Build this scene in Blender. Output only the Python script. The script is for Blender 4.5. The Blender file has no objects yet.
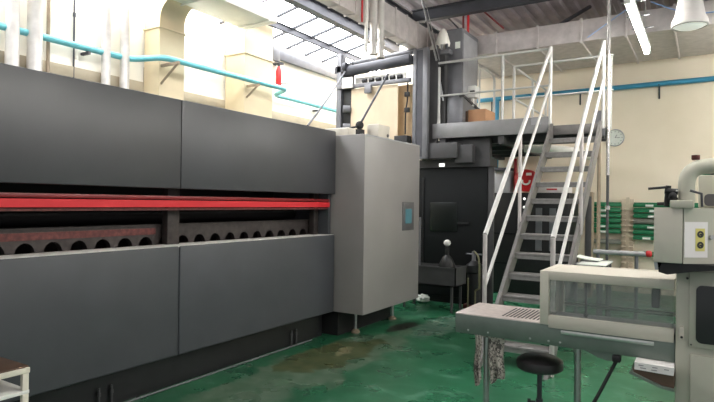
import bpy, bmesh, math, random
from mathutils import Vector, Matrix
random.seed(7)
scn = bpy.context.scene
COL = scn.collection
PI = math.pi

# ------------------------------------------------------------------ helpers
class MB:
    def __init__(s): s.bm = bmesh.new()
    def box(s, x0, x1, y0, y1, z0, z1, bev=0.0, seg=2):
        r = bmesh.ops.create_cube(s.bm, size=1.0)
        vs = r['verts']
        for v in vs:
            v.co = Vector((x0 + (v.co.x + .5) * (x1 - x0), y0 + (v.co.y + .5) * (y1 - y0), z0 + (v.co.z + .5) * (z1 - z0)))
        if bev > 0:
            es = list({e for v in vs for e in v.link_edges})
            bmesh.ops.bevel(s.bm, geom=es, offset=bev, segments=seg, affect='EDGES', profile=.5)
        return s
    def ring(s, c, a, b, r, n):
        return [s.bm.verts.new(c + (a * math.cos(2 * PI * i / n) + b * math.sin(2 * PI * i / n)) * r) for i in range(n)]
    def cyl(s, p0, p1, r, r2=None, n=16):
        p0, p1 = Vector(p0), Vector(p1); r2 = r if r2 is None else r2
        d = (p1 - p0).normalized(); a = d.orthogonal().normalized(); b = d.cross(a)
        A = s.ring(p0, a, b, r, n); B = s.ring(p1, a, b, r2, n)
        for i in range(n):
            s.bm.faces.new((A[i], A[(i + 1) % n], B[(i + 1) % n], B[i]))
        s.bm.faces.new(A[::-1]); s.bm.faces.new(B)
        return s
    def path(s, pts, r, n=10, caps=True):
        pts = [Vector(p) for p in pts]
        d0 = (pts[1] - pts[0]).normalized(); a = d0.orthogonal().normalized(); prev = None
        for i, p in enumerate(pts):
            if i == 0: d = d0
            elif i == len(pts) - 1: d = (pts[i] - pts[i - 1]).normalized()
            else: d = ((pts[i] - pts[i - 1]).normalized() + (pts[i + 1] - pts[i]).normalized()).normalized()
            a = (a - d * a.dot(d)).normalized(); b = d.cross(a)
            R = s.ring(p, a, b, r, n)
            if prev:
                for k in range(n):
                    s.bm.faces.new((prev[k], prev[(k + 1) % n], R[(k + 1) % n], R[k]))
            elif caps: s.bm.faces.new(R[::-1])
            prev = R
        if caps: s.bm.faces.new(prev)
        return s
    def prism(s, pts, ax, d0, d1):
        """pts 2-D outline, extruded along axis ax (0,1,2) from d0 to d1"""
        def mk(p, d):
            if ax == 0: return Vector((d, p[0], p[1]))
            if ax == 1: return Vector((p[0], d, p[1]))
            return Vector((p[0], p[1], d))
        A = [s.bm.verts.new(mk(p, d0)) for p in pts]; B = [s.bm.verts.new(mk(p, d1)) for p in pts]
        n = len(pts)
        for i in range(n):
            s.bm.faces.new((A[i], A[(i + 1) % n], B[(i + 1) % n], B[i]))
        s.bm.faces.new(A[::-1]); s.bm.faces.new(B)
        return s
    def lathe(s, prof, c, ax=(0, 0, 1), n=24):
        c = Vector(c); d = Vector(ax).normalized(); a = d.orthogonal().normalized(); b = d.cross(a)
        prev = None
        for r, h in prof:
            R = s.ring(c + d * h, a, b, max(r, 1e-4), n)
            if prev:
                for k in range(n): s.bm.faces.new((prev[k], prev[(k + 1) % n], R[(k + 1) % n], R[k]))
            prev = R
        return s
    def sphere(s, c, r, sc=(1, 1, 1), u=16, v=10):
        m = Matrix.Translation(Vector(c)) @ Matrix.Diagonal((*sc, 1))
        bmesh.ops.create_uvsphere(s.bm, u_segments=u, v_segments=v, radius=r, matrix=m)
        return s
    def quad(s, *pts):
        s.bm.faces.new([s.bm.verts.new(Vector(p)) for p in pts]); return s
    def build(s, name, mat, parent=None, origin=None, flat=False):
        bm = s.bm
        bmesh.ops.recalc_face_normals(bm, faces=bm.faces[:])
        if parent is not None: o = ORG[parent.name]
        elif origin is not None: o = Vector(origin)
        else:
            xs = [v.co for v in bm.verts]
            o = Vector(((min(c.x for c in xs) + max(c.x for c in xs)) / 2, (min(c.y for c in xs) + max(c.y for c in xs)) / 2, min(c.z for c in xs)))
        for v in bm.verts: v.co -= o
        me = bpy.data.meshes.new(name); bm.to_mesh(me); bm.free()
        if not flat:
            for p in me.polygons: p.use_smooth = True
            me.set_sharp_from_angle(angle=math.radians(38))
        me.materials.append(mat)
        ob = bpy.data.objects.new(name, me); COL.objects.link(ob)
        if parent is not None: ob.parent = parent
        else: ob.location = o
        ORG[ob.name] = o
        return ob
ORG = {}
def fillet(pts, rad, n=6):
    pts = [Vector(p) for p in pts]; out = [pts[0]]
    for i in range(1, len(pts) - 1):
        p, a, b = pts[i], pts[i - 1], pts[i + 1]
        da, db = (a - p), (b - p); r = min(rad, da.length * .49, db.length * .49)
        A, B = p + da.normalized() * r, p + db.normalized() * r
        for k in range(n + 1):
            t = k / n; out.append(A * (1 - t) ** 2 + p * 2 * t * (1 - t) + B * t * t)
    out.append(pts[-1]); return out
def tag(o, label, cat, group=None, kind=None):
    o['label'] = label; o['category'] = cat
    if group: o['group'] = group
    if kind: o['kind'] = kind
    return o
def thing(name, loc, label, cat, group=None):
    o = bpy.data.objects.new(name, None); COL.objects.link(o); o.location = loc; o.empty_display_size = .1
    ORG[o.name] = Vector(loc); return tag(o, label, cat, group)
def struct(o): o['kind'] = 'structure'; return o

# ------------------------------------------------------------------ materials
def srgb(r, g, b):
    f = lambda c: (c / 255 / 12.92) if c / 255 <= .04045 else ((c / 255 + .055) / 1.055) ** 2.4
    return (f(r), f(g), f(b), 1)
def mat(name, col, rough=.5, metal=0., var=.12, scale=6., bump=0., emit=None, estr=0., spec=.5, col2=None, detail=4):
    m = bpy.data.materials.new(name); m.use_nodes = True
    nt = m.node_tree; N = nt.nodes; L = nt.links; b = N['Principled BSDF']
    c = srgb(*col)
    tc = N.new('ShaderNodeTexCoord'); nz = N.new('ShaderNodeTexNoise')
    nz.inputs['Scale'].default_value = scale; nz.inputs['Detail'].default_value = detail
    L.new(tc.outputs['Object'], nz.inputs['Vector'])
    rp = N.new('ShaderNodeValToRGB'); rp.color_ramp.elements[0].position = .3; rp.color_ramp.elements[1].position = .72
    d = srgb(*col2) if col2 else tuple(x * (1 - var) for x in c[:3]) + (1,)
    e = tuple(min(1, x * (1 + var)) for x in c[:3]) + (1,)
    rp.color_ramp.elements[0].color = d; rp.color_ramp.elements[1].color = e
    L.new(nz.outputs['Fac'], rp.inputs['Fac']); L.new(rp.outputs['Color'], b.inputs['Base Color'])
    b.inputs['Roughness'].default_value = rough; b.inputs['Metallic'].default_value = metal
    b.inputs['Specular IOR Level'].default_value = spec
    if bump:
        bp = N.new('ShaderNodeBump'); bp.inputs['Strength'].default_value = bump; bp.inputs['Distance'].default_value = .01
        L.new(nz.outputs['Fac'], bp.inputs['Height']); L.new(bp.outputs['Normal'], b.inputs['Normal'])
    if emit:
        b.inputs['Emission Color'].default_value = srgb(*emit); b.inputs['Emission Strength'].default_value = estr
    return m
M = {}
M['machine'] = mat('dark grey enamel', (65, 65, 68), .42, 0, .07, 2.5)
M['machine_low'] = mat('charcoal grey enamel', (66, 68, 72), .45, 0, .10, 3)
M['cabinet'] = mat('mid grey enamel', (134, 130, 128), .42, 0, .06, 2)
M['black'] = mat('black paint', (22, 22, 23), .5, 0, .2, 8)
M['void'] = mat('black void', (12, 12, 13), .7, 0, .2, 8)  # black stands in for deep shade inside the housings and hollows
M['skirt'] = mat('scuffed black kick plate', (24, 24, 26), .4, 0, .3, 6)
M['dark_iron'] = mat('oily dark iron', (58, 52, 50), .5, .3, .3, 20, .2)
M['rust'] = mat('rusty brown iron', (92, 46, 42), .6, .2, .4, 30, .2)
M['red_glow'] = mat('red guard strip', (176, 26, 34), .6, 0, .04, 3, emit=(220, 25, 35), estr=.1)  # faint glow added to brighten the strip, which is no lamp
M['red_dark'] = mat('dark red strip', (120, 24, 26), .4, 0, .1, 5)
M['red'] = mat('red paint', (190, 36, 40), .4, 0, .1, 6)
M['dull_red'] = mat('dull red paint', (120, 44, 46), .5, 0, .15, 6)
M['steel'] = mat('brushed steel', (176, 176, 174), .32, .9, .1, 40)
M['chrome'] = mat('polished steel pipe', (215, 212, 208), .22, .9, .06, 10)
M['galv'] = mat('galvanised sheet', (192, 184, 182), .4, .3, .15, 9, detail=8)
M['white_rail'] = mat('white painted tube', (196, 194, 191), .35, 0, .05, 10)
M['white'] = mat('white paint', (235, 233, 228), .5, 0, .04, 5)
M['white_duct'] = mat('white painted duct', (228, 224, 216), .45, 0, .05, 4)
M['cream_duct'] = mat('cream painted duct', (206, 190, 158), .5, 0, .06, 3)
M['stair'] = mat('grey painted steel stair', (112, 109, 107), .45, .2, .12, 14)
M['stair_tread'] = mat('worn steel tread', (136, 133, 131), .42, .35, .14, 25, .1)
M['platform'] = mat('grey platform steel', (132, 131, 132), .42, .15, .08, 6)
M['under'] = mat('dark grey steel', (70, 69, 70), .6, .1, .15, 6)
M['frame'] = mat('grey press frame', (112, 112, 116), .42, .2, .1, 8)
M['frame_light'] = mat('light grey press frame', (160, 160, 163), .4, .2, .08, 8)
M['unit'] = mat('shaded blue black enamel', (14, 17, 18), .6, 0, .1, 4, spec=.25)  # shade under the platform is put into this dark colour
M['unit_dark'] = mat('dark green black glass', (22, 27, 25), .25, 0, .2, 14)
M['paper'] = mat('cream paper', (208, 190, 164), .85, 0, .05, 5)
M['board'] = mat('brown board', (176, 150, 116), .8, 0, .12, 10)
M['carton'] = mat('cardboard', (190, 144, 108), .8, 0, .08, 8)
M['wall'] = mat('cream wall paint', (240, 226, 206), .8, 0, .03, 1.3, .04, col2=(232, 218, 194))
M['wall_left'] = mat('pale wall paint', (236, 231, 218), .8, 0, .05, 1.2, .04)
M['girt'] = mat('taupe wall rail', (176, 164, 142), .7, 0, .1, 4)
M['roof'] = mat('dark roof sheet', (196, 188, 193), .6, .1, .15, 3)
M['beam'] = mat('dark steel beam', (70, 70, 76), .55, .2, .12, 6)
M['blue'] = mat('blue water pipe', (62, 142, 176), .4, 0, .08, 6)
M['lamp_shade'] = mat('grey white lamp shade', (176, 172, 170), .5, 0, .06, 8)
M['pipe_grey'] = mat('pale galvanised pipe', (214, 209, 204), .3, .4, .1, 10)
M['blue_lit'] = mat('turquoise water pipe', (112, 190, 200), .4, 0, .06, 6)  # same blue pipe, strong light on the left wall put into its colour
M['blue_thin'] = mat('pale blue hose', (128, 158, 204), .4, 0, .08, 6)
M['green'] = mat('green plastic', (20, 112, 72), .4, 0, .15, 12)
M['green_grey'] = mat('grey green plastic', (120, 122, 112), .5, 0, .15, 12)
M['rack'] = mat('cream rack upright', (218, 202, 182), .7, 0, .1, 16)
M['label'] = mat('white label', (226, 230, 222), .6, 0, .05, 8)
M['tan'] = mat('tan painted pole', (150, 134, 114), .5, .1, .15, 10)
M['beige'] = mat('beige grey enamel', (184, 181, 166), .42, 0, .05, 4)
M['beige_light'] = mat('light beige enamel', (198, 191, 178), .42, 0, .05, 4)
M['apron'] = mat('grey green apron steel', (112, 122, 114), .42, .3, .1, 12)
M['alu'] = mat('aluminium strip', (205, 205, 200), .3, .8, .08, 30)
M['table'] = mat('stainless table', (198, 186, 180), .4, .5, .12, 30)
M['slot'] = mat('dark slot', (62, 60, 58), .7, 0, .1, 10)
M['winglass'] = mat('dark window', (32, 35, 34), .15, 0, .1, 6)
M['rubber'] = mat('black rubber', (24, 23, 24), .65, 0, .15, 14)
M['seat'] = mat('black vinyl seat', (46, 42, 43), .45, 0, .15, 12, .05)
M['wood'] = mat('dark brown top', (86, 66, 52), .6, 0, .2, 10)
M['trolley_white'] = mat('off white trolley frame', (222, 216, 200), .5, 0, .06, 8)
M['print_white'] = mat('white carton board', (232, 226, 224), .6, 0, .03, 6)
M['ink'] = mat('grey print', (120, 112, 116), .7, 0, .05, 6)
M['ink_red'] = mat('red print', (200, 62, 66), .7, 0, .05, 6)
M['yellow'] = mat('yellow sticker', (214, 202, 120), .6, 0, .05, 6)
M['hose'] = mat('yellowish hose', (104, 102, 74), .5, 0, .1, 8)
M['screen'] = mat('teal screen', (74, 112, 122), .2, 0, .1, 10, emit=(90, 140, 150), estr=.08)
M['bezel'] = mat('grey bezel', (84, 82, 84), .5, 0, .08, 8)
M['tube'] = mat('fluorescent tube', (255, 255, 255), .4, 0, 0, 1, emit=(255, 253, 246), estr=55)
M['lens'] = mat('lamp diffuser', (240, 240, 236), .4, 0, .02, 3, emit=(255, 252, 244), estr=.25)
M['sky'] = mat('daylit roof sheet', (240, 240, 240), .6, 0, .02, 1, emit=(250, 252, 255), estr=9)
M['signal'] = mat('white signal lamp', (230, 232, 228), .4, 0, .02, 3, emit=(255, 255, 250), estr=.8)

def rag_mat():
    m = bpy.data.materials.new('patterned rag'); m.use_nodes = True
    nt = m.node_tree; N = nt.nodes; L = nt.links; b = N['Principled BSDF']; b.inputs['Roughness'].default_value = .9
    tc = N.new('ShaderNodeTexCoord'); v = N.new('ShaderNodeTexNoise'); v.inputs['Scale'].default_value = 38; v.inputs['Detail'].default_value = 3; v.inputs['Distortion'].default_value = 1.6
    L.new(tc.outputs['Object'], v.inputs['Vector'])
    r = N.new('ShaderNodeValToRGB'); r.color_ramp.elements[0].position = .45; r.color_ramp.elements[1].position = .52
    r.color_ramp.elements[0].color = srgb(92, 86, 82); r.color_ramp.elements[1].color = srgb(190, 180, 170)
    L.new(v.outputs['Fac'], r.inputs['Fac']); L.new(r.outputs['Color'], b.inputs['Base Color']); return m
M['rag'] = rag_mat()

def floor_mat():
    m = bpy.data.materials.new('worn green epoxy floor'); m.use_nodes = True
    nt = m.node_tree; N = nt.nodes; L = nt.links; b = N['Principled BSDF']
    tc = N.new('ShaderNodeTexCoord')
    def noise(s, d=5, dist=0):
        n = N.new('ShaderNodeTexNoise'); n.inputs['Scale'].default_value = s; n.inputs['Detail'].default_value = d; n.inputs['Distortion'].default_value = dist
        L.new(tc.outputs['Object'], n.inputs['Vector']); return n
    def ramp(src, p0, p1, c0, c1):
        r = N.new('ShaderNodeValToRGB'); r.color_ramp.elements[0].position = p0; r.color_ramp.elements[1].position = p1
        r.color_ramp.elements[0].color = c0; r.color_ramp.elements[1].color = c1; L.new(src, r.inputs['Fac']); return r.outputs['Color']
    def mix(f, a, c):
        x = N.new('ShaderNodeMix'); x.data_type = 'RGBA'; L.new(f, x.inputs[0]); L.new(a, x.inputs[6]); L.new(c, x.inputs[7]); return x.outputs[2]
    W, K = (1, 1, 1, 1), (0, 0, 0, 1)
    base = ramp(noise(1.1, 6, .6).outputs['Fac'], .3, .7, srgb(28, 82, 56), srgb(46, 110, 76))
    scuff = ramp(noise(3.2, 8, 1.2).outputs['Fac'], .56, .68, K, (.55, .55, .55, 1))
    pale = ramp(noise(9, 4).outputs['Fac'], .3, .7, srgb(96, 140, 116), srgb(74, 122, 98))
    c = mix(scuff, base, pale)
    # brown water stain by the machine: an ellipse broken up with noise
    def blob(cx, cy, sx, sy, rot, k0, k1, nz):
        mp = N.new('ShaderNodeMapping'); mp.vector_type = 'TEXTURE'
        mp.inputs['Location'].default_value = (cx, cy, 0); mp.inputs['Scale'].default_value = (sx, sy, 1); mp.inputs['Rotation'].default_value = (0, 0, rot)
        L.new(tc.outputs['Object'], mp.inputs['Vector'])
        ln = N.new('ShaderNodeVectorMath'); ln.operation = 'LENGTH'; L.new(mp.outputs['Vector'], ln.inputs[0])
        ad = N.new('ShaderNodeMath'); ad.operation = 'MULTIPLY_ADD'; L.new(nz.outputs['Fac'], ad.inputs[0]); ad.inputs[1].default_value = .9; L.new(ln.outputs['Value'], ad.inputs[2])
        return ramp(ad.outputs[0], k0, k1, W, K)
    n4 = noise(3.5, 6, .5)
    def ctr(x, y): return (x, y)
    wz = blob(-3.0, 4.2, .75, 3.6, 0, .9, 1.75, noise(2.2, 6, .8))
    c = mix(wz, c, ramp(noise(5, 6, 1).outputs['Fac'], .3, .7, srgb(62, 96, 72), srgb(104, 124, 104)))
    st = blob(-3.1, 4.6, .55, 1.3, -.1, .95, 1.9, n4)
    c = mix(st, c, ramp(noise(7, 5).outputs['Fac'], .35, .7, srgb(62, 78, 52), srgb(98, 102, 70)))
    wet_sheen = blob(-3.08, 4.75, .14, .42, .25, .75, 1.05, noise(9, 5, 1))  # bright wet sheen painted into the stain colour
    c = mix(wet_sheen, c, ramp(noise(9, 3).outputs['Fac'], .3, .7, srgb(150, 146, 112), srgb(120, 118, 88)))
    wn = blob(-2.75, 6.4, .5, 1.3, 0, .9, 1.5, n4)
    c = mix(wn, c, ramp(noise(12, 6, 1).outputs['Fac'], .4, .62, srgb(56, 106, 84), srgb(112, 132, 116)))
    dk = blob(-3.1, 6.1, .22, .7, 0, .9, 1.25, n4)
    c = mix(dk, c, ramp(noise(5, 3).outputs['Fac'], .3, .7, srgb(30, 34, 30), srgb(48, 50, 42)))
    L.new(c, b.inputs['Base Color'])
    rr = ramp(noise(2.6, 5).outputs['Fac'], .3, .7, (.2, .2, .2, 1), (.42, .42, .42, 1)); L.new(rr, b.inputs['Roughness'])
    bp = N.new('ShaderNodeBump'); bp.inputs['Strength'].default_value = .06; bp.inputs['Distance'].default_value = .01
    L.new(noise(14, 5).outputs['Fac'], bp.inputs['Height']); L.new(bp.outputs['Normal'], b.inputs['Normal'])
    return m
M['floor'] = floor_mat()

def acrylic():
    m = bpy.data.materials.new('hazy clear acrylic'); m.use_nodes = True
    nt = m.node_tree; N = nt.nodes; L = nt.links; out = N['Material Output']
    tr = N.new('ShaderNodeBsdfTransparent'); tr.inputs['Color'].default_value = (.93, .95, .94, 1)
    b = N['Principled BSDF']; b.inputs['Base Color'].default_value = srgb(160, 162, 160); b.inputs['Roughness'].default_value = .12
    tc = N.new('ShaderNodeTexCoord'); nz = N.new('ShaderNodeTexNoise'); nz.inputs['Scale'].default_value = 7; nz.inputs['Detail'].default_value = 5
    L.new(tc.outputs['Object'], nz.inputs['Vector'])
    mr = N.new('ShaderNodeMapRange'); mr.inputs[1].default_value = .3; mr.inputs[2].default_value = .75; mr.inputs[3].default_value = .14; mr.inputs[4].default_value = .36
    L.new(nz.outputs['Fac'], mr.inputs[0])
    mx = N.new('ShaderNodeMixShader'); L.new(mr.outputs[0], mx.inputs[0]); L.new(tr.outputs[0], mx.inputs[1]); L.new(b.outputs[0], mx.inputs[2])
    L.new(mx.outputs[0], out.inputs['Surface']); return m
M['acrylic'] = acrylic()

# ------------------------------------------------------------------ the setting
struct(MB().box(-7.2, 5.2, -3.0, 10.95, -.1, 0).build('floor', M['floor'], origin=(0, 0, 0)))
struct(MB().box(-7.2, 5.2, 10.8, 10.95, 0, 5.3).build('wall_back', M['wall']))
struct(MB().box(-7.25, -7.1, -3.0, 10.8, 0, 5.3).build('wall_left', M['wall_left']))
# dark corrugated roof
def corr(x0, x1, y0, y1, z, pitch, h):
    m = MB(); n = int((x1 - x0) / pitch); pr = None
    for i in range(n + 1):
        for k, (dx, dz) in enumerate(((0, 0), (.35, 0), (.5, h), (.85, h))):
            x = x0 + (i + dx) * pitch
            if x > x1: continue
            a = m.bm.verts.new((x, y0, z + dz)); b = m.bm.verts.new((x, y1, z + dz))
            if pr: m.bm.faces.new((pr[0], a, b, pr[1]))
            pr = (a, b)
    return m
struct(corr(-4.3, 5.2, -3, 10.8, 4.78, .2, .04).build('ceiling', M['roof'], flat=True))
struct(MB().prism([(-7.1, 4.6), (-4.35, 5.2), (-4.35, 5.23), (-7.1, 4.63)], 1, .5, 10.8).build('window_1', M['sky']))
t = 1
def trim(x0, x1, y0, y1, z0, z1, m='beam'):
    global t
    o = struct(MB().box(x0, x1, y0, y1, z0, z1, .004).build('trim_%d' % t, M[m])); t += 1; return o
trim(-7.1, -7.06, 0, 10.8, 3.1, 3.24, 'girt')
trim(-7.1, -7.02, 8.0, 10.8, 4.26, 4.47, 'frame')
def ibeam(p, L0, L1, ax, z0, z1, w, th=.012):
    global t
    m = MB()
    if ax == 'y':
        m.box(p - w / 2, p + w / 2, L0, L1, z0, z0 + th).box(p - w / 2, p + w / 2, L0, L1, z1 - th, z1).box(p - th / 2, p + th / 2, L0, L1, z0 + th, z1 - th)
    else:
        m.box(L0, L1, p - w / 2, p + w / 2, z0, z0 + th).box(L0, L1, p - w / 2, p + w / 2, z1 - th, z1).box(L0, L1, p - th / 2, p + th / 2, z0 + th, z1 - th)
    o = struct(m.build('trim_%d' % t, M['beam'])); t += 1
ibeam(-4.32, -3, 10.7, 'y', 4.45, 4.72, .14)
ibeam(8.45, -4.2, 5.2, 'x', 4.52, 4.72, .12)
ibeam(5.0, -4.2, 5.2, 'x', 4.52, 4.72, .12)
ibeam(-5.62, 0.5, 10.7, 'y', 4.68, 4.9, .16)
ibeam(-6.5, 0.5, 10.7, 'y', 4.58, 4.7, .06)
for yy in (6.9, 7.5, 8.1, 8.7, 9.3, 9.9):
    struct(MB().path([(-7.1, yy, 4.55), (-4.4, yy, 5.14)], .03, 6).build('trim_%d' % t, M['beam'])); t += 1
ibeam(-4.5, 0.5, 10.7, 'y', 4.9, 5.1, .1)

# ------------------------------------------------------------------ ducts
d = thing('ventilation_duct', (-2, 9.6, 3.92), 'wide galvanised air duct running along the back wall under the dark roof', 'air duct')
MB().box(-4.2, 5.1, 8.75, 10.45, 3.92, 4.24, .006).build('duct_body', M['galv'], d)
for x in (-3.35, -2.86, -2.21, -1.58, -.98, -.38, .22, .9, 1.6):
    MB().box(x - .016, x + .016, 8.73, 10.46, 3.895, 4.262, .002).build('flange', M['galv'], d)
d = thing('ventilation_duct', (-4, 6, 3.9), 'galvanised air duct running lengthwise over the machine, seamed side facing right', 'air duct')
MB().box(-3.95, -3.79, 2.0, 8.72, 3.9, 4.29, .005).build('duct_body', M['galv'], d)
for i in range(13):
    y = 4.2 + i * .36
    MB().box(-3.962, -3.778, y - .012, y + .012, 3.885, 4.305, .002).build('flange', M['galv'], d)
d = thing('ventilation_duct', (-6.2, 6, 4.45), 'short white duct high along the bright left wall', 'air duct')
MB().box(-6.6, -5.9, .5, 6.98, 4.38, 4.6, .01).build('duct_body', M['white_duct'], d)
for i in range(3):
    y = 4.4 + i * 1.2
    MB().box(-6.62, -5.88, y - .015, y + .015, 4.36, 4.62, .003).build('flange', M['white_duct'], d)
def elbow(y0, y1, xo, label, m, flare=True):
    """rectangular drop duct on the left wall, its top curving out into the room"""
    o = thing('drop_duct', ((xo - 7.05) / 2, (y0 + y1) / 2, 0), label, 'air duct', None)
    R = .26; zt = 4.2
    inner, outer = [(xo, 0.0)], [(-7.06, 0.0)]
    for k in range(9):
        a = k / 8 * PI / 2
        inner.append((xo + R - R * math.cos(a), zt + R * math.sin(a) - .07)); w = R + (xo + 7.06)
        outer.append((xo + R - w * math.cos(a), zt + w * math.sin(a) - .07))
    inner.append((-6.1, zt + R - .07)); outer.append((-6.1, zt + w - .07))
    if not flare:
        inner = [(xo, 0.0), (xo, 4.66)]; outer = [(-7.06, 0.0)] + [(-7.06 + .3 - .3 * math.cos(k / 8 * PI / 2), 4.3 + .3 * math.sin(k / 8 * PI / 2)) for k in range(9)]
    MB().prism(inner + outer[::-1], 1, y0, y1).build('duct_body', m, o)
    f = MB()
    f.box(-7.08, xo + .02, y0 - .02, y1 + .02, 4.0, 4.025, .003)
    f.build('flange', m, o); return o
elbow(5.35, 5.8, -6.72, 'cream drop duct with curved top, nearer of the two on the left wall', M['cream_duct'])
elbow(7.0, 7.72, -6.62, 'cream drop duct with curved top, left of the red cylinder on the wall', M['cream_duct'], False)

# bright vertical pipes on the left wall
for (y, x, r, mm, lab) in ((3.44, -6.95, .075, 'pipe_grey', 'thick white wall pipe, leftmost in the photo'),
                           (3.70, -6.95, .085, 'pipe_grey', 'thick white wall pipe, second from the left, beside a dark conduit'),
                           (4.66, -6.96, .06, 'pipe_grey', 'white wall pipe, left one of the pair in mid wall'),
                           (4.95, -6.96, .065, 'pipe_grey', 'white wall pipe, right one of the pair in mid wall')):
    p = MB().cyl((x, y, 0), (x, y, 5.1), r, n=20)
    for z in (2.9,): p.cyl((x, y, z), (x, y, z + .05), r + .012, n=20)
    tag(p.build('vertical_pipe', M[mm]), lab, 'pipe')
tag(MB().cyl((-7.05, 3.92, 0), (-7.05, 3.92, 5.1), .022).build('conduit', M['tan']), 'grey brown conduit close beside a thick white pipe on the left wall', 'conduit')
tag(MB().cyl((-7.07, 4.27, 0), (-7.07, 4.27, 5.1), .012).cyl((-7.07, 4.27, 3.9), (-7.07, 4.27, 3.95), .02).build('conduit', M['beam']), 'thin dark conduit alone on the cream left wall', 'conduit')
# blue water pipe round the corner
pp = fillet([(-6.97, -2, 3.5), (-6.97, 5.5, 3.5), (-6.62, 5.75, 3.54), (-6.62, 5.9, 3.54), (-6.5, 6.1, 3.54), (-6.5, 8.3, 3.54), (-6.97, 8.6, 3.53), (-6.97, 10.68, 3.53), (5.1, 10.68, 3.6)], .12)
pp = fillet([(-6.97, -2, 3.5), (-6.97, 5.05, 3.5), (-6.55, 5.3, 3.53), (-6.45, 7.9, 3.53), (-6.97, 8.2, 3.53), (-6.97, 10.68, 3.53), (5.1, 10.68, 3.6)], .12)
wp = thing('water_pipe', (-6.97, 5, 3.5), 'long blue water pipe, coloured paler where brightly lit, along the left wall and on across the back wall', 'pipe')
kk = max(i for i, p in enumerate(pp) if p.x < -6.9 and p.y < 10.6)
MB().path(pp[:kk + 1], .042, 14).build('pipe_run', M['blue_lit'], wp)
MB().path(pp[kk:], .042, 14).build('pipe_run', M['blue'], wp)
for y in (4.4, 9.6): MB().box(-7.1, -6.93, y - .02, y + .02, 3.42, 3.455).build('bracket', M['beam'], wp)
for x in (-3.6, -1.95, -.68, .8): MB().box(x - .012, x + .012, 10.64, 10.8, 3.535, 3.552).box(x - .012, x + .012, 10.785, 10.8, 3.33, 3.55).build('bracket', M['beam'], wp)
tag(MB().cyl((-3.48, 10.7, 0.0), (-3.48, 10.7, 3.56), .055).build('water_pipe', M['blue']), 'blue pipe dropping vertically down the back wall behind the platform posts', 'pipe')
for (y, lab) in ((5.62, 'nearer angle iron wall bracket under the blue pipe'), (7.3, 'farther angle iron wall bracket under the blue pipe, by a cream duct')):
    xo = -6.44
    b = MB().box(-7.1, xo + .1, y - .25, y - .22, 3.43, 3.47).box(-7.1, -7.06, y - .25, y - .22, 2.9, 3.47)
    b.path([(-7.07, y - .235, 2.95), (xo + .06, y - .235, 3.44)], .018, 6)
    tag(b.build('pipe_bracket', M['tan']), lab, 'bracket')
r = thing('red_cylinder', (-6.98, 8.32, 3.64), 'red cylinder hanging on the left wall above the blue pipe', 'extinguisher')
MB().lathe([(0, 0), (.04, 0), (.055, .03), (.055, .34), (.03, .42), (.02, .44), (0, .44)], (-6.98, 8.32, 3.66)).build('shell', M['red'], r)
MB().cyl((-6.98, 8.32, 4.1), (-6.98, 8.32, 4.14), .02).box(-7.1, -6.9, 8.27, 8.37, 4.135, 4.16).build('hanger', M['beam'], r)
tag(MB().box(-7.1, -6.95, 8.1, 8.32, 4.18, 4.47, .008).build('junction_box', M['frame']), 'grey junction box high on the left wall above the red cylinder', 'box')

# ------------------------------------------------------------------ long machine on the left
mc = thing('corrugated_board_machine', (-4.4, 2.4, 0), 'long dark grey enclosed machine with a red strip along its slot', 'machine')
MB().box(-5.4, -3.72, -1.4, 5.17, .02, .28).build('base', M['void'], mc)
MB().box(-5.4, -4.35, -1.4, 5.17, .28, 2.27).build('back_housing', M['void'], mc)
MB().box(-4.35, -3.56, -1.4, 5.17, 1.62, 2.27).build('upper_housing', M['void'], mc)
MB().box(-4.35, -3.56, -1.4, 5.17, .28, 1.06).build('lower_housing', M['void'], mc)
MB().box(-4.35, -3.56, 5.12, 5.17, 1.06, 1.62).build('end_plate', M['machine_low'], mc)
for (a, b) in ((-1.4, .823), (.827, 3.003), (3.007, 5.17)):
    MB().box(-3.56, -3.5, a, b, 1.592, 2.292, .008).build('upper_panel', M['machine'], mc)
    MB().box(-3.56, -3.5, a, b, .283, 1.14, .014, 3).build('lower_panel', M['machine_low'], mc)
MB().box(-3.69, -3.66, -1.4, 5.17, .0, .29).build('kick_plate', M['skirt'], mc)
MB().box(-3.745, -3.515, -1.4, 5.17, 1.13, 1.142, .003).build('slot_sill', M['white'], mc)  # white stands in for light falling on the grey sill
MB().box(-3.6, -3.555, -1.4, 5.14, 1.446, 1.5).build('guard_strip', M['red_glow'], mc)
MB().box(-3.6, -3.557, -1.4, 5.14, 1.507, 1.535, .003).build('guard_strip_edge', M['red_dark'], mc)
MB().box(-3.6, -3.57, -1.4, 5.14, 1.422, 1.438).build('guard_rail', M['rust'], mc)
# arched beam inside the slot
pts = [(-1.3, 1.29), (-1.3, 1.08)]
y = -1.2
while y < 5.0:
    pts.append((y - .064, 1.08))
    for k in range(9):
        a = PI - k / 8 * PI
        pts.append((y + .064 * math.cos(a), 1.138 + .07 * math.sin(a)))
    pts.append((y + .064, 1.08))
    y += .186
pts += [(5.1, 1.08), (5.1, 1.29)]
MB().prism(pts, 0, -3.82, -3.77).build('arched_beam', M['dark_iron'], mc)
MB().box(-3.86, -3.765, -1.3, 5.1, 1.29, 1.305).build('beam_cap', M['dark_iron'], mc)
MB().box(-3.772, -3.762, -1.3, 2.98, 1.225, 1.275).build('beam_strip', M['rust'], mc)
MB().box(-3.75, -3.68, 3.03, 3.15, 1.06, 1.62, .004).build('slot_post', M['dark_iron'], mc)
MB().box(-3.75, -3.68, 5.02, 5.1, 1.06, 1.62, .004).build('slot_post', M['dark_iron'], mc)
for z in (1.36, ):
    MB().cyl((-4.05, -1.3, z), (-4.05, 5.1, z), .05, n=20).build('roller', M['void'], mc)
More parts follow.
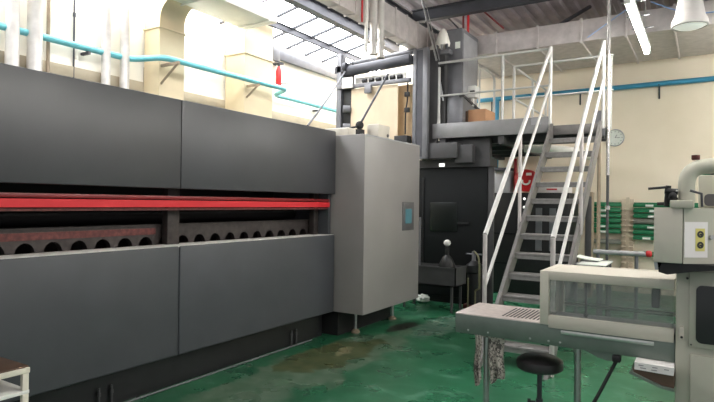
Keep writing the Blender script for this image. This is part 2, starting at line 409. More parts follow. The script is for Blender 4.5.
for y in (2.42, 2.52, 4.6, 4.68):
    MB().cyl((-3.64, y, 0.0), (-3.64, y, .16), .008, n=8).cyl((-3.64, y, .1), (-3.64, y, .125), .013, n=8).build('levelling_bolt', M['under'], mc)
tag(MB().path([(-3.6, .5, .012), (-3.6, 2.9, .012), (-3.6, 4.9, .012)], .007, 8).build('floor_pipe', M['frame']), 'thin metal pipe lying on the floor along the machine kick plate', 'pipe')

# end cabinet
cb = thing('control_cabinet', (-4, 5.9, 0), 'tall grey cabinet with a touch screen at the end of the long machine', 'cabinet')
MB().box(-4.9, -3.141, 5.2, 6.577, .277, 2.25, .008).build('body', M['cabinet'], cb)
MB().box(-4.9, -3.5, 5.25, 6.5, .0, .277).build('plinth', M['void'], cb)
sf = MB().box(-3.145, -3.133, 6.1, 6.41, 1.165, 1.515, .003).build('screen_frame', M['bezel'], cb)
MB().box(-3.134, -3.131, 6.17, 6.34, 1.25, 1.43).build('screen', M['screen'], sf)
MB().box(-3.15, -3.137, 5.22, 6.56, 2.236, 2.25).build('top_edge', M['frame_light'], cb)
for y in (5.5, 6.4):
    fs = MB().cyl((-3.42, y, .03), (-3.42, y, .29), .018, n=12).build('foot_stem', M['steel'], cb)
    MB().lathe([(0, 0), (.05, 0), (.05, .02), (.02, .045), (0, .045)], (-3.42, y, 0)).build('foot', M['tan'], fs)
tag(MB().box(-3.87, -3.4, 5.27, 5.43, 2.251, 2.345, .015).build('sensor_box', M['beige_light']), 'long white sensor box lying on top of the end cabinet, left one', 'box')
sb = thing('sensor_box', (-3.34, 5.85, 2.251), 'upright white sensor box on top of the end cabinet, right one', 'box')
MB().box(-3.42, -3.26, 5.7, 5.98, 2.251, 2.43, .012).build('body', M['beige_light'], sb)
MB().cyl((-3.262, 5.92, 2.31), (-3.25, 5.92, 2.31), .02).build('button', M['bezel'], sb)
lv = thing('tension_rod', (-3.45, 5.6, 2.251), 'dark slanting rod rising from the end cabinet across the cream paper', 'rod')
MB().path([(-3.45, 5.6, 2.43), (-3.86, 7.0, 3.34)], .014, 8).build('rod', M['beam'], lv)
MB().box(-3.5, -3.42, 5.55, 5.65, 2.251, 2.36).sphere((-3.46, 5.6, 2.41), .05).build('clamp', M['rubber'], lv)
MB().path([(-3.45, 5.6, 2.40), (-3.6, 5.5, 2.365), (-3.75, 5.45, 2.358)], .012, 8).build('handle', M['rubber'], lv)

# ------------------------------------------------------------------ press unit behind the cabinet
pu = thing('press_unit', (-4.2, 8.2, 0), 'tall dark press unit with a grey roller frame above, behind the end cabinet', 'machine')
MB().box(-5.2, -2.69, 7.9, 8.2, .1, 2.05, .01).build('body', M['unit'], pu)
MB().box(-5.2, -2.75, 7.95, 8.15, 0, .1).build('plinth', M['void'], pu)
MB().box(-2.69, -2.6, 7.92, 7.96, 0, 2.05, .004).build('side_plate', M['under'], pu)
MB().box(-3.58, -3.14, 7.885, 7.9, 1.08, 1.52, .004).build('window', M['unit_dark'], pu)
MB().box(-3.72, -3.69, 7.88, 7.9, .3, 1.9).build('edge_strip', M['black'], pu)
MB().box(-3.14, -2.95, 7.875, 7.9, 1.2, 1.23).build('handle', M['black'], pu)
MB().box(-3.43, -3.34, 7.85, 7.9, 2.06, 2.11, .004).build('signal_lamp', M['signal'], pu)
MB().box(-5.2, -2.64, 7.86, 8.2, 2.05, 2.17).build('top_beam', M['under'], pu)
MB().box(-3.72, -3.07, 7.66, 7.86, 2.17, 2.40, .006).build('bracket_beam', M['under'], pu)
MB().box(-3.12, -2.86, 7.72, 7.86, 2.1, 2.36, .006).build('bracket_block', M['under'], pu)
for (x0, x1, mm) in ((-5.12, -5.03, 'frame'), ):
    MB().box(x0, x1, 7.55, 7.7, 2.05, 3.92, .006).build('post', M[mm], pu)
p = MB().box(-3.765, -3.705, 7.6, 7.68, 2.17, 3.83, .004).box(-3.705, -3.6, 7.62, 7.68, 2.17, 3.83).box(-3.6, -3.52, 7.6, 7.68, 2.17, 3.83, .004)
p.build('post', M['frame'], pu)
MB().box(-3.64, -3.43, 7.78, 7.84, 2.17, 3.83, .004).build('post', M['under'], pu)
MB().box(-3.5, -2.66, 7.9, 8.0, 2.17, 2.46).build('cross_beam', M['under'], pu)
MB().box(-3.704, -3.601, 7.612, 7.622, 2.2, 3.8).build('post_web', M['beam'], pu)
MB().box(-5.03, -4.85, 7.6, 7.68, 2.25, 3.75, .006).build('dark_side_plate', M['black'], pu)
MB().cyl((-4.98, 7.6, 3.62), (-3.79, 7.6, 3.68), .085, n=28).build('main_roller', M['beam'], pu)
MB().cyl((-4.98, 7.75, 3.78), (-3.79, 7.75, 3.84), .04, n=20).build('upper_roller', M['frame'], pu)
MB().box(-5.1, -3.78, 7.53, 7.6, 3.33, 3.39, .004).build('cross_rail', M['frame'], pu)
MB().box(-4.86, -3.95, 7.72, 7.75, 3.40, 3.53).build('white_guard', M['white'], pu)
MB().box(-4.98, -4.78, 7.5, 7.53, 3.33, 3.5, .004).build('end_plate', M['white'], pu)
for i in range(6):
    x = -4.58 + i * .125
    MB().cyl((x - .035, 7.55, 3.42), (x + .035, 7.55, 3.42), .035, n=14).build('guide_wheel', M['rubber'], pu)
MB().box(-4.55, -4.43, 7.48, 7.53, 3.21, 3.34, .01).build('wheel_block', M['frame'], pu)
MB().box(-4.12, -3.765, 7.69, 7.72, 2.42, 3.32).build('board_panel', M['board'], pu)
MB().path(fillet([(-3.86, 7.63, 3.4), (-3.86, 7.62, 3.05), (-3.89, 7.62, 2.9), (-3.89, 7.62, 2.55)], .08), .012, 8).build('cable', M['rubber'], pu)
for z in (2.88, 3.12): MB().box(-3.9, -3.82, 7.59, 7.63, z, z + .07, .006).build('clip', M['rubber'], pu)
MB().box(-4.02, -3.8, 7.5, 7.66, 2.32, 2.52, .01).build('motor_block', M['rubber'], pu)
for (z, r_) in ((3.0, .06), (2.7, .07), (2.45, .05)):
    MB().cyl((-4.95, 7.5, z), (-4.86, 7.57, z), r_, n=16).build('bearing', M['frame'], pu)
MB().box(-5.16, -4.9, 7.55, 7.7, 3.6, 3.72, .01).cyl((-4.96, 7.53, 3.68), (-4.9, 7.53, 3.68), .07).build('bearing_housing', M['beam'], pu)
for (x, z) in ((-4.45, 3.5), (-4.38, 3.5), (-4.3, 3.51)):
    MB().sphere((x, 7.52, z + .02), .032).build('lamp_bulb', M['signal'], pu)
tag(MB().prism([(-4.84, 3.32), (-4.0, 3.32), (-4.0, 2.2), (-4.86, 2.2)], 1, 7.575, 7.585).build('paper_sheet', M['paper']), 'wide cream paper web hanging in the press frame above the end cabinet', 'paper')
tag(MB().path(fillet([(-4.92, 7.5, 3.6), (-4.2, 6.05, 2.9), (-3.56, 4.72, 2.3)], .4), .012, 8).build('cable', M['beam']), 'dark cable slanting from the press frame down to the machine top', 'cable')

tag(MB().path([(-6.98, 8.36, 3.78), (-5.1, 7.6, 3.42)], .006, 6).build('cable', M['beam']), 'thin straight wire from the red cylinder on the wall to the press frame', 'cable')
# pipes and fittings above the press
for (x, r_, m_, lab) in ((6.27, .045, 'pipe_grey', 'bright vertical exhaust pipe above the roller, left one'), (6.46, .045, 'pipe_grey', 'bright vertical exhaust pipe above the roller, right one')):
    q = MB().cyl((-3.68, x, 3.42), (-3.68, x, 4.8), r_, n=18)
    for z in (3.42, 3.6): q.cyl((-3.68, x, z), (-3.68, x, z + .03), r_ + .012, n=18)
    tag(q.build('exhaust_pipe', M[m_]), lab, 'pipe')
tag(MB().cyl((-3.7, 6.12, 3.42), (-3.7, 6.12, 4.8), .022).build('exhaust_pipe', M['white_duct']), 'slim white vertical pipe left of the two bright exhaust pipes', 'pipe')
tag(MB().cyl((-3.68, 5.98, 3.77), (-3.68, 5.98, 4.8), .013).build('sprinkler_drop', M['red']), 'thin red drop rod hanging beside the lengthwise duct', 'pipe')
tag(MB().path([(-3.738, 7.72, 4.8), (-3.43, 7.72, 3.64)], .015, 12).path([(-3.69, 7.72, 4.8), (-3.385, 7.72, 3.64)], .007, 8).build('flexible_conduit', M['steel']), 'slanting steel conduit coming down from the roof onto the press frame', 'conduit')
vm = thing('valve_manifold', (-3.45, 7.9, 3.7), 'valve block with a white plastic hood on top of the press frame', 'valve')
MB().box(-3.62, -3.28, 7.85, 7.98, 3.76, 3.83, .008).build('block', M['frame'], vm)
for i in range(4): MB().cyl((-3.57 + i * .08, 7.86, 3.83), (-3.57 + i * .08, 7.86, 3.91), .022, n=12).build('valve', M['beam' if i % 2 else 'steel'], vm)
MB().lathe([(.0, .27), (.03, .27), (.07, .2), (.11, .06), (.1, 0), (.09, 0), (.03, .18)], (-3.43, 7.95, 3.9), n=20).build('hood', M['white_duct'], vm)
MB().box(-3.55, -3.35, 7.86, 7.98, 2.69, 3.76).build('stand', M['under'], vm)
MB().box(-3.52, -3.36, 7.84, 7.86, 3.2, 3.58, .004).build('dark_opening', M['black'], vm)
for k in range(4):
    MB().path(fillet([(-3.6 + .05 * k, 7.82, 3.42 - .03 * k), (-3.5 + .03 * k, 7.8, 3.36), (-3.42 + .02 * k, 7.82, 3.2 - .05 * k)], .05), .012, 8).build('hose', M['dull_red' if k < 2 else 'frame_light'], vm)

# ------------------------------------------------------------------ platform
pf = thing('platform', (-2.4, 8.4, 2.4), 'raised grey steel platform with white guard rails at the top of the stair', 'platform')
MB().box(-3.49, -1.15, 7.78, 8.5, 2.51, 2.56).box(-3.49, -2.42, 8.5, 10.7, 2.51, 2.56).build('deck', M['under'], pf)
MB().box(-3.5, -1.80, 7.745, 7.78, 2.475, 2.695, .008).build('toe_board', M['platform'], pf)
MB().box(-2.03, -1.9, 7.741, 7.746, 2.59, 2.68).build('plate', M['frame_light'], pf)
MB().box(-1.75, -1.14, 7.745, 7.78, 2.44, 2.565, .004).build('landing_edge', M['stair'], pf)
for y in (8.1, 8.45, 9.2, 9.9, 10.5): MB().box(-3.49, -2.42 if y > 8.5 else -1.15, y - .03, y + .03, 2.4, 2.51).build('cross_beam', M['under'], pf)
MB().box(-3.4, -3.3, 7.78, 10.7, 2.36, 2.51).build('long_beam', M['under'], pf)
MB().box(-2.5, -2.42, 7.78, 10.7, 2.36, 2.51).build('long_beam', M['under'], pf)
def rail(pts, r=.019): MB().path(pts, r, 10).build('rail', M['white_rail'], pf)
def post(x, y, z0, z1, r=.021): MB().cyl((x, y, z0), (x, y, z1), r, n=12).build('post', M['white_rail'], pf)
rail([(-3.46, 7.8, 3.615), (-1.79, 7.8, 3.615)])
rail([(-3.49, 7.8, 3.12), (-1.79, 7.8, 3.12)], .014)
for x in (-3.42, -2.45, -1.79): post(x, 7.8, 2.56, 3.615 if x > -3.4 else 3.55)
MB().lathe([(.04, 0), (.035, .03), (.02, .2), (.019, .24)], (-3.42, 7.8, 2.6)).build('post_foot', M['white_rail'], pf)
MB().lathe([(.04, 0), (.035, .03), (.02, .2), (0.0, .24)], (-3.33, 8.0, 2.56)).build('post_foot', M['white_rail'], pf)
rail([(-2.47, 8.42, 3.585), (-1.09, 8.42, 3.585)]); rail([(-2.47, 8.42, 3.1), (-1.09, 8.42, 3.1)], .016)
rail([(-2.47, 8.42, 3.585), (-2.47, 10.4, 3.585)], .017); rail([(-2.47, 8.42, 3.1), (-2.47, 10.4, 3.1)], .017)
post(-2.47, 8.42, 2.56, 3.6); post(-2.47, 9.5, 2.56, 3.585); post(-2.47, 10.4, 2.56, 3.585)
post(-1.12, 8.42, 2.56, 3.6, .013)
MB().path(fillet([(-3.4, 9.5, 2.56), (-3.4, 9.5, 4.0)], .01) , .02, 10).build('post', M['white_rail'], pf)
MB().path(fillet([(-3.4, 9.5, 3.9), (-3.3, 9.5, 3.88), (-3.13, 9.5, 3.72), (-3.13, 9.5, 2.56)], .08), .02, 10).build('ladder_hoop', M['white_rail'], pf)
MB().box(-1.27, -1.13, 7.98, 8.02, 2.42, 2.76, .004).build('end_plate', M['frame'], pf)
MB().cyl((-1.2, 8.0, 0), (-1.2, 8.0, 2.42), .024, n=14).box(-1.26, -1.14, 7.94, 8.06, 0, .012).build('support_pole', M['tan'], pf)
tag(MB().cyl((-1.09, 7.98, 1.9), (-1.1, 7.98, 4.76), .024, n=12).cyl((-1.09, 7.98, 1.45), (-1.09, 7.98, 1.5), .032, n=12).build('conduit', M['chrome']), 'tall steel conduit running floor to roof at the right of the stair', 'conduit')
MB().cyl((-1.09, 7.98, 0), (-1.09, 7.98, 1.9), .018, n=12).build('lower_tube', M['under'], bpy.data.objects['conduit.002'])
tag(MB().path(fillet([(-2.35, 8.6, 2.36), (-1.9, 8.75, 2.34), (-1.7, 9.2, 2.34), (-1.7, 10.75, 2.34)], .15), .06, 16).build('drain_pipe', M['white_duct']), 'pale drain pipe running beneath the platform', 'pipe')

# boxes on the platform
ct = thing('electrical_cabinet', (-3.2, 8.3, 2.56), 'tall grey electrical cabinet with a white label, standing on the platform', 'cabinet')
MB().box(-3.39, -3.139, 8.0, 8.69, 2.56, 4.165, .006).build('body', M['frame'], ct)
MB().box(-3.25, -3.17, 7.995, 8.0, 3.86, 3.96).build('label_plate', M['label'], ct)
MB().box(-3.139, -3.132, 8.05, 8.65, 2.8, 4.1, .002).build('lit_side_face', M['frame_light'], ct)  # paler plate paints the lit tone of the cabinet side
dk = thing('control_desk', (-3.2, 8.2, 2.56), 'dark grey control desk with sloping lid in front of the electrical cabinet', 'desk')
MB().prism([(7.9, 2.56), (8.65, 2.56), (8.65, 2.97), (8.45, 3.0), (7.9, 3.1)], 0, -3.13, -3.08).box(-3.33, -3.13, 7.9, 7.99, 2.56, 3.1, .004).build('body', M['frame'], dk)
MB().prism([(7.88, 3.1), (8.68, 2.97), (8.68, 3.0), (7.88, 3.135)], 0, -3.13, -3.06).build('lid', M['under'], dk)
mo = thing('operator_display', (-3.1, 8.3, 3.05), 'small white operator display on the sloping lid of the control desk', 'display')
MB().box(-3.13, -3.0, 8.22, 8.4, 3.14, 3.32, .01).box(-3.09, -3.06, 8.28, 8.34, 3.02, 3.15).build('housing', M['white'], mo)
MB().box(-3.08, -3.01, 8.19, 8.22, 3.19, 3.24, .005).build('knob', M['rubber'], mo)
cx = thing('cardboard_box', (-2.87, 8.25, 2.56), 'brown cardboard box on the platform behind the guard rail', 'box')
MB().box(-3.05, -2.78, 8.05, 8.5, 2.56, 2.92, .004).build('carton', M['carton'], cx)
MB().box(-2.93, -2.90, 8.047, 8.503, 2.917, 2.923).build('tape', M['board'], cx)
MB().box(-3.09, -3.055, 8.02, 8.4, 2.56, 2.9).build('side_flap', M['wood'], cx)
# ------------------------------------------------------------------ stair
stn = thing('steel_stair', (-1.45, 6.4, 0), 'steep grey open steel stair with white handrails up to the platform', 'stair')
G, RZ = .2135, .198
def tu(i): return 5.60 + (i - 3) * G
def tz(i): return .585 + (i - 3) * RZ
for i in range(1, 13):
    y, z = tu(i), tz(i)
    o = MB().box(-1.74, -1.17, y, y + .2, z - .028, z, .003).box(-1.74, -1.17, y, y + .006, z - .06, z - .02).box(-1.74, -1.17, y + .19, y + .2, z - .055, z - .02)
    o.build('tread', M['stair_tread'], stn)
for x in (-1.775, -1.17):
    s_ = RZ / G; a = tu(0) - .02; b = tu(13) + .03
    zz = lambda y: tz(3) + (y - tu(3)) * s_
    pr = [(a, 0), (a + .2, 0), (b, zz(b) - .2), (b, zz(b)), (b - .03, zz(b)), (a, zz(a) + .03)]
    MB().prism(pr, 0, x, x + .035).build('stringer', M['stair'], stn)
for (x, top, y0, zt_) in ((-1.785, 7.76, 5.2, 3.63), (-1.13, 7.80, 5.08, 3.63)):
    sl = (zt_ - 1.22) / (top - y0)
    z0 = 1.21; zt = z0 + sl * (top - y0); zm = z0 - .49
    MB().path([(x, y0, z0), (x, top, zt)], .024, 12).build('handrail', M['white_rail'], stn)
    MB().path([(x, y0 + .01, zm), (x, top, zm + sl * (top - y0))], .017, 12).build('mid_rail', M['white_rail'], stn)
    MB().cyl((x, y0, .0), (x, y0, z0), .021, n=12).build('post', M['galv'], stn)
    ym = 6.36
    MB().cyl((x, ym, zz(ym) - .1), (x, ym, z0 + sl * (ym - y0)), .019, n=12).build('post', M['galv'], stn)
    MB().cyl((x, top, 2.5), (x, top, zt), .021, n=12).build('post', M['white_rail'], stn)

# ------------------------------------------------------------------ behind / under the platform
tr = thing('collecting_trough', (-3.2, 7.4, 0), 'grey steel trough on thin legs in front of the press unit', 'trough')
MB().box(-3.75, -2.88, 7.2, 7.215, .36, .62).box(-2.895, -2.88, 7.2, 7.6, .36, .62).box(-3.75, -2.88, 7.585, 7.6, .36, .62).box(-3.75, -3.735, 7.2, 7.6, .36, .62).box(-3.75, -2.88, 7.2, 7.6, .36, .375).box(-3.76, -2.87, 7.19, 7.205, .605, .625).box(-2.885, -2.87, 7.19, 7.61, .605, .625).build('tray', M['under'], tr)
for (x, y) in ((-2.95, 7.24), (-3.68, 7.24), (-2.95, 7.56), (-3.68, 7.56)): MB().box(x - .015, x + .015, y - .015, y + .015, 0, .37).build('leg', M['under'], tr)
cn = thing('ink_canister', (-3.1, 7.42, .375), 'black canister with a white lid standing in the grey trough', 'canister')
MB().lathe([(0, 0), (.1, 0), (.11, .02), (.11, .27), (.07, .36), (.03, .4), (.03, .52), (0, .52)], (-3.1, 7.42, .376)).build('can', M['black'], cn)
MB().sphere((-3.1, 7.42, .945), .05, (1, 1, .95)).build('lid', M['white'], cn)
tag(MB().path([(-3.5, 7.36, .376), (-3.5, 7.36, 1.3)], .016, 8).box(-3.6, -3.4, 7.3, 7.42, .376, .4).build('stirrer', M['frame']), 'thin vertical rod standing in the trough by the canister', 'rod')
def crumple(c, r, sx, sy, sz, seed):
    rnd = random.Random(seed); m = MB(); bmesh.ops.create_icosphere(m.bm, subdivisions=3, radius=r)
    for v in m.bm.verts:
        k = 1 + rnd.uniform(-.22, .22); v.co = Vector((v.co.x * sx * k, v.co.y * sy * k, max(v.co.z * sz * k, -r * sz * .55))) + Vector(c)
    return m
tag(crumple((-3.62, 7.75, .06), .085, 1.2, 1, .75, 3).build('crumpled_paper', M['label'], flat=True), 'crumpled white paper on the floor behind the grey trough by the tall cabinet', 'paper')
pm = thing('air_pump', (-2.82, 7.75, 0), 'dark pump with yellowish hoses beside the lower stair post', 'pump')
MB().box(-2.95, -2.68, 7.66, 7.86, 0, .06, .005).build('base', M['rust'], pm)
MB().lathe([(0, .06), (.1, .06), (.1, .5), (.12, .52), (.12, .62), (.05, .68), (0, .68)], (-2.82, 7.77, 0)).build('body', M['black'], pm)
MB().cyl((-2.82, 7.74, .68), (-2.82, 7.74, .82), .03).cyl((-2.94, 7.74, .78), (-2.7, 7.74, .78), .012).build('valve', M['frame'], pm)
MB().path(fillet([(-2.82, 7.74, .82), (-2.74, 7.68, .78), (-2.7, 7.64, .66), (-2.7, 7.64, .3), (-2.76, 7.64, .28), (-2.76, 7.64, .02)], .07), .013, 8).build('hose', M['hose'], pm)
MB().path(fillet([(-2.88, 7.65, .4), (-2.86, 7.62, .46), (-2.86, 7.62, .01)], .04), .01, 8).build('hose', M['hose'], pm)
MB().box(-2.715, -2.69, 7.63, 7.66, .3, .66, .006).build('gauge_tube', M['hose'], pm)

bu = thing('drive_cabinet', (-2.5, 9.6, 0), 'wide black drive cabinet with a column of white lamps behind the stair', 'cabinet')
MB().box(-3.3, -1.85, 9.4, 10.2, .0, 1.7, .008).build('body', M['black'], bu)
for z in (1.6, 1.46, 1.32, 1.18): MB().sphere((-2.56, 9.395, z), .022).build('lamp', M['signal'], bu)
for x in (-2.32, -2.1): MB().box(x - .05, x + .05, 9.385, 9.4, .75, 1.45).build('panel', M['frame'], bu)
for z in (.5, 1.0): MB().box(-3.25, -2.7, 9.39, 9.4, z, z + .02).build('seam', M['unit'], bu)
gc = thing('hanging_cabinet', (-3.05, 10.6, 1.75), 'grey wall cabinet beside the red hose reel', 'cabinet')
MB().box(-3.48, -3.16, 10.6, 10.8, 1.72, 2.15, .006).build('body', M['frame_light'], gc)
MB().box(-3.49, -3.15, 10.5, 10.8, 2.15, 2.2).build('hood', M['beam'], gc)
hr = thing('hose_reel', (-2.88, 10.55, 1.96), 'round red fire hose reel on the back wall below the platform', 'hose reel')
MB().lathe([(0, 0), (.19, 0), (.208, .012), (.208, .03), (.19, .04), (.14, .045), (.14, .16), (.208, .17), (.208, .19), (0, .19)], (-2.88, 10.6, 1.96), (0, 1, 0), 36).build('drum', M['red'], hr)
MB().box(-2.86, -2.76, 10.594, 10.6, 2.05, 2.1).build('label_plate', M['label'], hr)
rg = MB()
for k in range(14):
    a0 = PI * .9 + k / 14 * PI * 1.15; a1 = PI * .9 + (k + 1) / 14 * PI * 1.15
    rg.path([(-2.86 + .07 * math.cos(a0), 10.592, 1.95 + .07 * math.sin(a0)), (-2.86 + .07 * math.cos(a1), 10.592, 1.95 + .07 * math.sin(a1))], .018, 8)
rg.build('drum_reflection', M['label'], hr)  # white arc painted as a reflection on the red drum
MB().cyl((-2.88, 10.79, 1.96), (-2.88, 10.8, 1.96), .1).build('wall_plate', M['red'], hr)
tag(MB().cyl((-3.1, 10.72, 0), (-3.1, 10.72, 2.38), .028).build('fire_pipe', M['red']), 'vertical red fire pipe left of the hose reel', 'pipe')
wc = thing('carton', (-2.2, 9.9, 1.7), 'long white carton with red print lying on the black drive cabinet', 'box')
bb = MB().box(-2.5, -1.9, 9.6, 9.9, 1.705, 1.83, .004).build('box_body', M['print_white'], wc)
MB().box(-2.25, -2.08, 9.597, 9.6, 1.75, 1.775).build('print', M['ink_red'], bb)
lk = thing('steel_locker', (-1.57, 9.6, 0), 'narrow dark grey steel locker behind the right side of the stair', 'locker')
MB().box(-1.67, -1.56, 9.75, 9.95, 0, 1.72, .006).build('body', M['tan'], lk)
MB().box(-1.66, -1.57, 9.74, 9.75, .1, 1.65, .003).build('door', M['under'], lk)
# red pipes and braces near the roof
tag(MB().cyl((-3.36, 8.6, 4.17), (-3.36, 8.6, 4.76), .016).build('sprinkler_drop', M['dull_red']), 'red pipe rising from the electrical cabinet to the roof, left of a pair', 'pipe')
tag(MB().cyl((-3.27, 8.58, 4.17), (-3.27, 8.58, 4.76), .02).build('sprinkler_drop', M['red']), 'red pipe rising from the electrical cabinet to the roof, right of a pair', 'pipe')
tag(MB().path([(-3.24, 8.62, 4.79), (-2.7, 8.62, 4.25)], .014, 8).build('brace', M['dull_red']), 'slanting dull red brace rod beneath the dark roof', 'rod')
tag(MB().path([(-3.9, 9.2, 4.8), (-3.4, 9.2, 4.25)], .014, 8).build('brace', M['beam']), 'slanting dark brace rod left of the electrical cabinet top', 'rod')
tag(MB().path([(-2.0, 9.0, 4.27), (-1.6, 9.6, 4.7)], .03, 6).build('brace', M['beam']), 'dark slanting roof strut above the back duct', 'strut')

# ------------------------------------------------------------------ racks, clock
def rack(x0, x1, ups, label):
    o = thing('slotted_rack', ((x0 + x1) / 2, 10.7, 0), label, 'rack')
    for x in ups:
        m = MB().box(x - .035, x + .035, 10.74, 10.8, .3, 1.62)
        for i in range(12): m.box(x - .035, x + .035, 10.62, 10.74, .42 + i * .0925, .435 + i * .0925)
        m.build('upright', M['rack'], o)
    return o
rack(-1.8, -1.15, (-1.72, -1.2), 'cream slotted wall rack of green rolls behind the stair, left one')
rack(-1.1, -.4, (-1.08, .35), 'cream slotted wall rack of green rolls behind the beige machine, right one')
tag(MB().box(-1.165, -1.115, 10.72, 10.8, .0, 1.65).build('rack_board', M['rack']), 'pale wooden board on the wall between the two racks', 'board')
def roll(x0, x1, z, mm, lx, label, grp):
    o = thing('print_roll', ((x0 + x1) / 2, 10.68, z), label, 'roll', grp)
    tb = MB().box(x0, x1, 10.635, 10.735, z - .022, z + .03, .012).build('tray', M[mm], o)
    MB().cyl((x0 + .01, 10.685, z + .03), (x1 - .01, 10.685, z + .03), .03, n=14).build('roll_body', M[mm], o)
    if lx is not None: MB().box(lx - .06, lx + .06, 10.628, 10.636, z - .012, z + .024).build('label', M['label'], tb)
ordn = ['topmost', 'second from the top', 'third from the top', 'fourth from the top', 'fifth from the top', 'sixth from the top', 'seventh from the top', 'lowest']
zs = [.458 + .0925 * k for k in range(12)]
lv_ = [(11, 'green', None), (10, 'green', -1.5), (9, 'green', -1.5), (8, 'green', None), (7, 'green', -1.54), (6, 'green', -1.5), (4, 'green_grey', None), (2, 'green', None)]
for n, (k, mm, lx) in enumerate(lv_):
    roll(-1.76, -1.235, zs[k] + .03, mm, lx, ('green' if mm == 'green' else 'grey green') + ' plastic roll %s on the left wall rack' % ordn[n], 'rolls on the left rack')
rv = [(11, 'green', -.8), (10, 'green', -.74), (9, 'green', -.76), (8, 'green_grey', None), (7, 'green', -.77), (6, 'green', None), (5, 'green', -.84), (2, 'green', None)]
for n, (k, mm, lx) in enumerate(rv):
    roll(-1.05, .3, zs[k] + .03, mm, lx, ('green' if mm == 'green' else 'grey green') + ' plastic roll %s on the right wall rack' % ordn[n], 'rolls on the right rack')
ck = thing('round_clock', (-1.36, 10.78, 2.70), 'round white wall clock on the back wall right of the platform', 'clock')
MB().lathe([(0, 0), (.135, 0), (.15, .006), (.152, .03), (.14, .045), (.13, .03), (0, .028)], (-1.36, 10.8, 2.70), (0, -1, 0), 36).build('case', M['label'], ck)
MB().lathe([(.132, .031), (.14, .047), (.153, .034)], (-1.36, 10.8, 2.70), (0, -1, 0), 36).build('rim', M['frame_light'], ck)
for k in range(12):
    a = k * PI / 6; c, s_ = math.cos(a), math.sin(a)
    MB().path([(-1.36 + .1 * s_, 10.769, 2.70 + .1 * c), (-1.36 + .122 * s_, 10.769, 2.70 + .122 * c)], .004, 6).build('hour_mark', M['ink'], ck)
MB().path([(-1.36, 10.766, 2.70), (-1.33, 10.766, 2.75)], .004, 6).build('hour_hand', M['rubber'], ck)
MB().path([(-1.36, 10.764, 2.70), (-1.28, 10.764, 2.70)], .003, 6).build('minute_hand', M['rubber'], ck)

# ------------------------------------------------------------------ lamps
def tubelamp(x, y0, y1, z, label, grp, vis=True):
    o = thing('tube_light', (x, (y0 + y1) / 2, z), label, 'lamp', grp)
    MB().box(x - .04, x + .04, y0, y1, z + .035, z + .09, .006).build('fitting', M['white'], o)
    MB().cyl((x, y0 + .02, z), (x, y1 - .02, z), .03, n=14).build('tube', M['tube'], o)
    for y in (y0 + .01, y1 - .01): MB().box(x - .03, x + .03, y - .012, y + .012, z - .03, z + .04).build('lamp_holder', M['white'], o)
    for y in (y0 + .3, y1 - .3): MB().cyl((x, y, z + .09), (x, y, 4.81), .006, n=6).build('hanger', M['steel'], o)
    return o
a = tubelamp(-.66, 6.0, 8.13, 3.5, 'long glowing fluorescent tube hung above the right of the stair', None)
for y in (6.45, 6.95, 7.45): MB().box(-.77, -.54, y - .01, y + .01, 3.62, 3.63).build('cross_bar', M['frame'], a)
tubelamp(-.66, 2.0, 4.2, 3.5, 'added unseen fluorescent tube lamp nearer the camera in the same row', None)  # out of view, added to light the room
for (x, y0, lab) in ((1.6, 1.2, 'second row from the left, near'), (1.6, 4.6, 'second row from the left, middle'), (1.6, 8.1, 'second row from the left, by the back wall'),
                     (3.8, 2.8, 'far right row, near'), (3.8, 6.6, 'far right row, far')):
    tubelamp(x, y0, y0 + 2.13, 3.5, 'added unseen tube lamp beyond the right edge, ' + lab, None)  # unseen lamps added to brighten the back wall and right-facing sides
hb = thing('high_bay_lamp', (-.148, 6.5, 3.3), 'white bell shaped lamp hanging at the top right of the room', 'lamp')
MB().lathe([(.15, -.01), (.165, .0), (.16, .05), (.135, .1), (.118, .2), (.105, .28), (.09, .36), (.05, .4), (0, .4)], (-.148, 6.5, 3.31), n=32).build('shade', M['lamp_shade'], hb)
MB().lathe([(0, -.02), (.09, -.016), (.13, .0), (.152, .012)], (-.148, 6.5, 3.30), n=32).build('diffuser', M['lens'], hb)
MB().cyl((-.148, 6.5, 3.7), (-.148, 6.5, 4.81), .018).build('stem', M['steel'], hb)
tag(MB().path([(-.66, 8.6, 4.30), (-.42, 8.6, 4.16), (-.13, 8.6, 4.04), (1.6, 8.6, 4.0)], .009, 8).build('hose', M['blue_thin']), 'thin pale blue hose strung in front of the back duct behind the bell lamp', 'hose')
tag(MB().path([(-1.47, 8.62, 3.93), (-.88, 8.62, 4.3), (-.3, 8.62, 4.78)], .007, 8).build('hose', M['blue_thin']), 'thin slanting blue line rising to the roof left of the glowing tube', 'hose')

# ------------------------------------------------------------------ stand with red knob and papers
sd = thing('roll_stand', (-.8, 7.0, 0), 'grey horizontal bar on a stand with a red end knob, behind the beige machine', 'stand')
MB().cyl((-1.1, 7.0, .965), (-.55, 7.0, .965), .028, n=14).build('bar', M['frame_light'], sd)
MB().lathe([(0, 0), (.03, .0), (.038, .015), (.038, .045), (.02, .06), (0, .06)], (-.555, 7.0, .97), (1, 0, 0), 20).build('knob', M['red'], sd)
for x in (-1.05, -.65): MB().cyl((x, 7.0, 0), (x, 7.0, .95), .02, n=10).box(x - .03, x + .03, 6.8, 7.2, 0, .02).build('leg', M['frame'], sd)
bt = thing('side_table', (-1.0, 6.45, 0), 'small grey table right of the stair carrying white sheets', 'table')
MB().box(-1.14, -.86, 6.05, 6.7, .875, .9).box(-1.12, -.95, 6.3, 6.53, .909, .921).build('top', M['frame'], bt)
for (x, y) in ((-1.12, 6.08), (-.88, 6.08), (-1.12, 6.68), (-.88, 6.68)): MB().box(x - .014, x + .014, y - .014, y + .014, 0, .875).build('leg', M['frame'], bt)
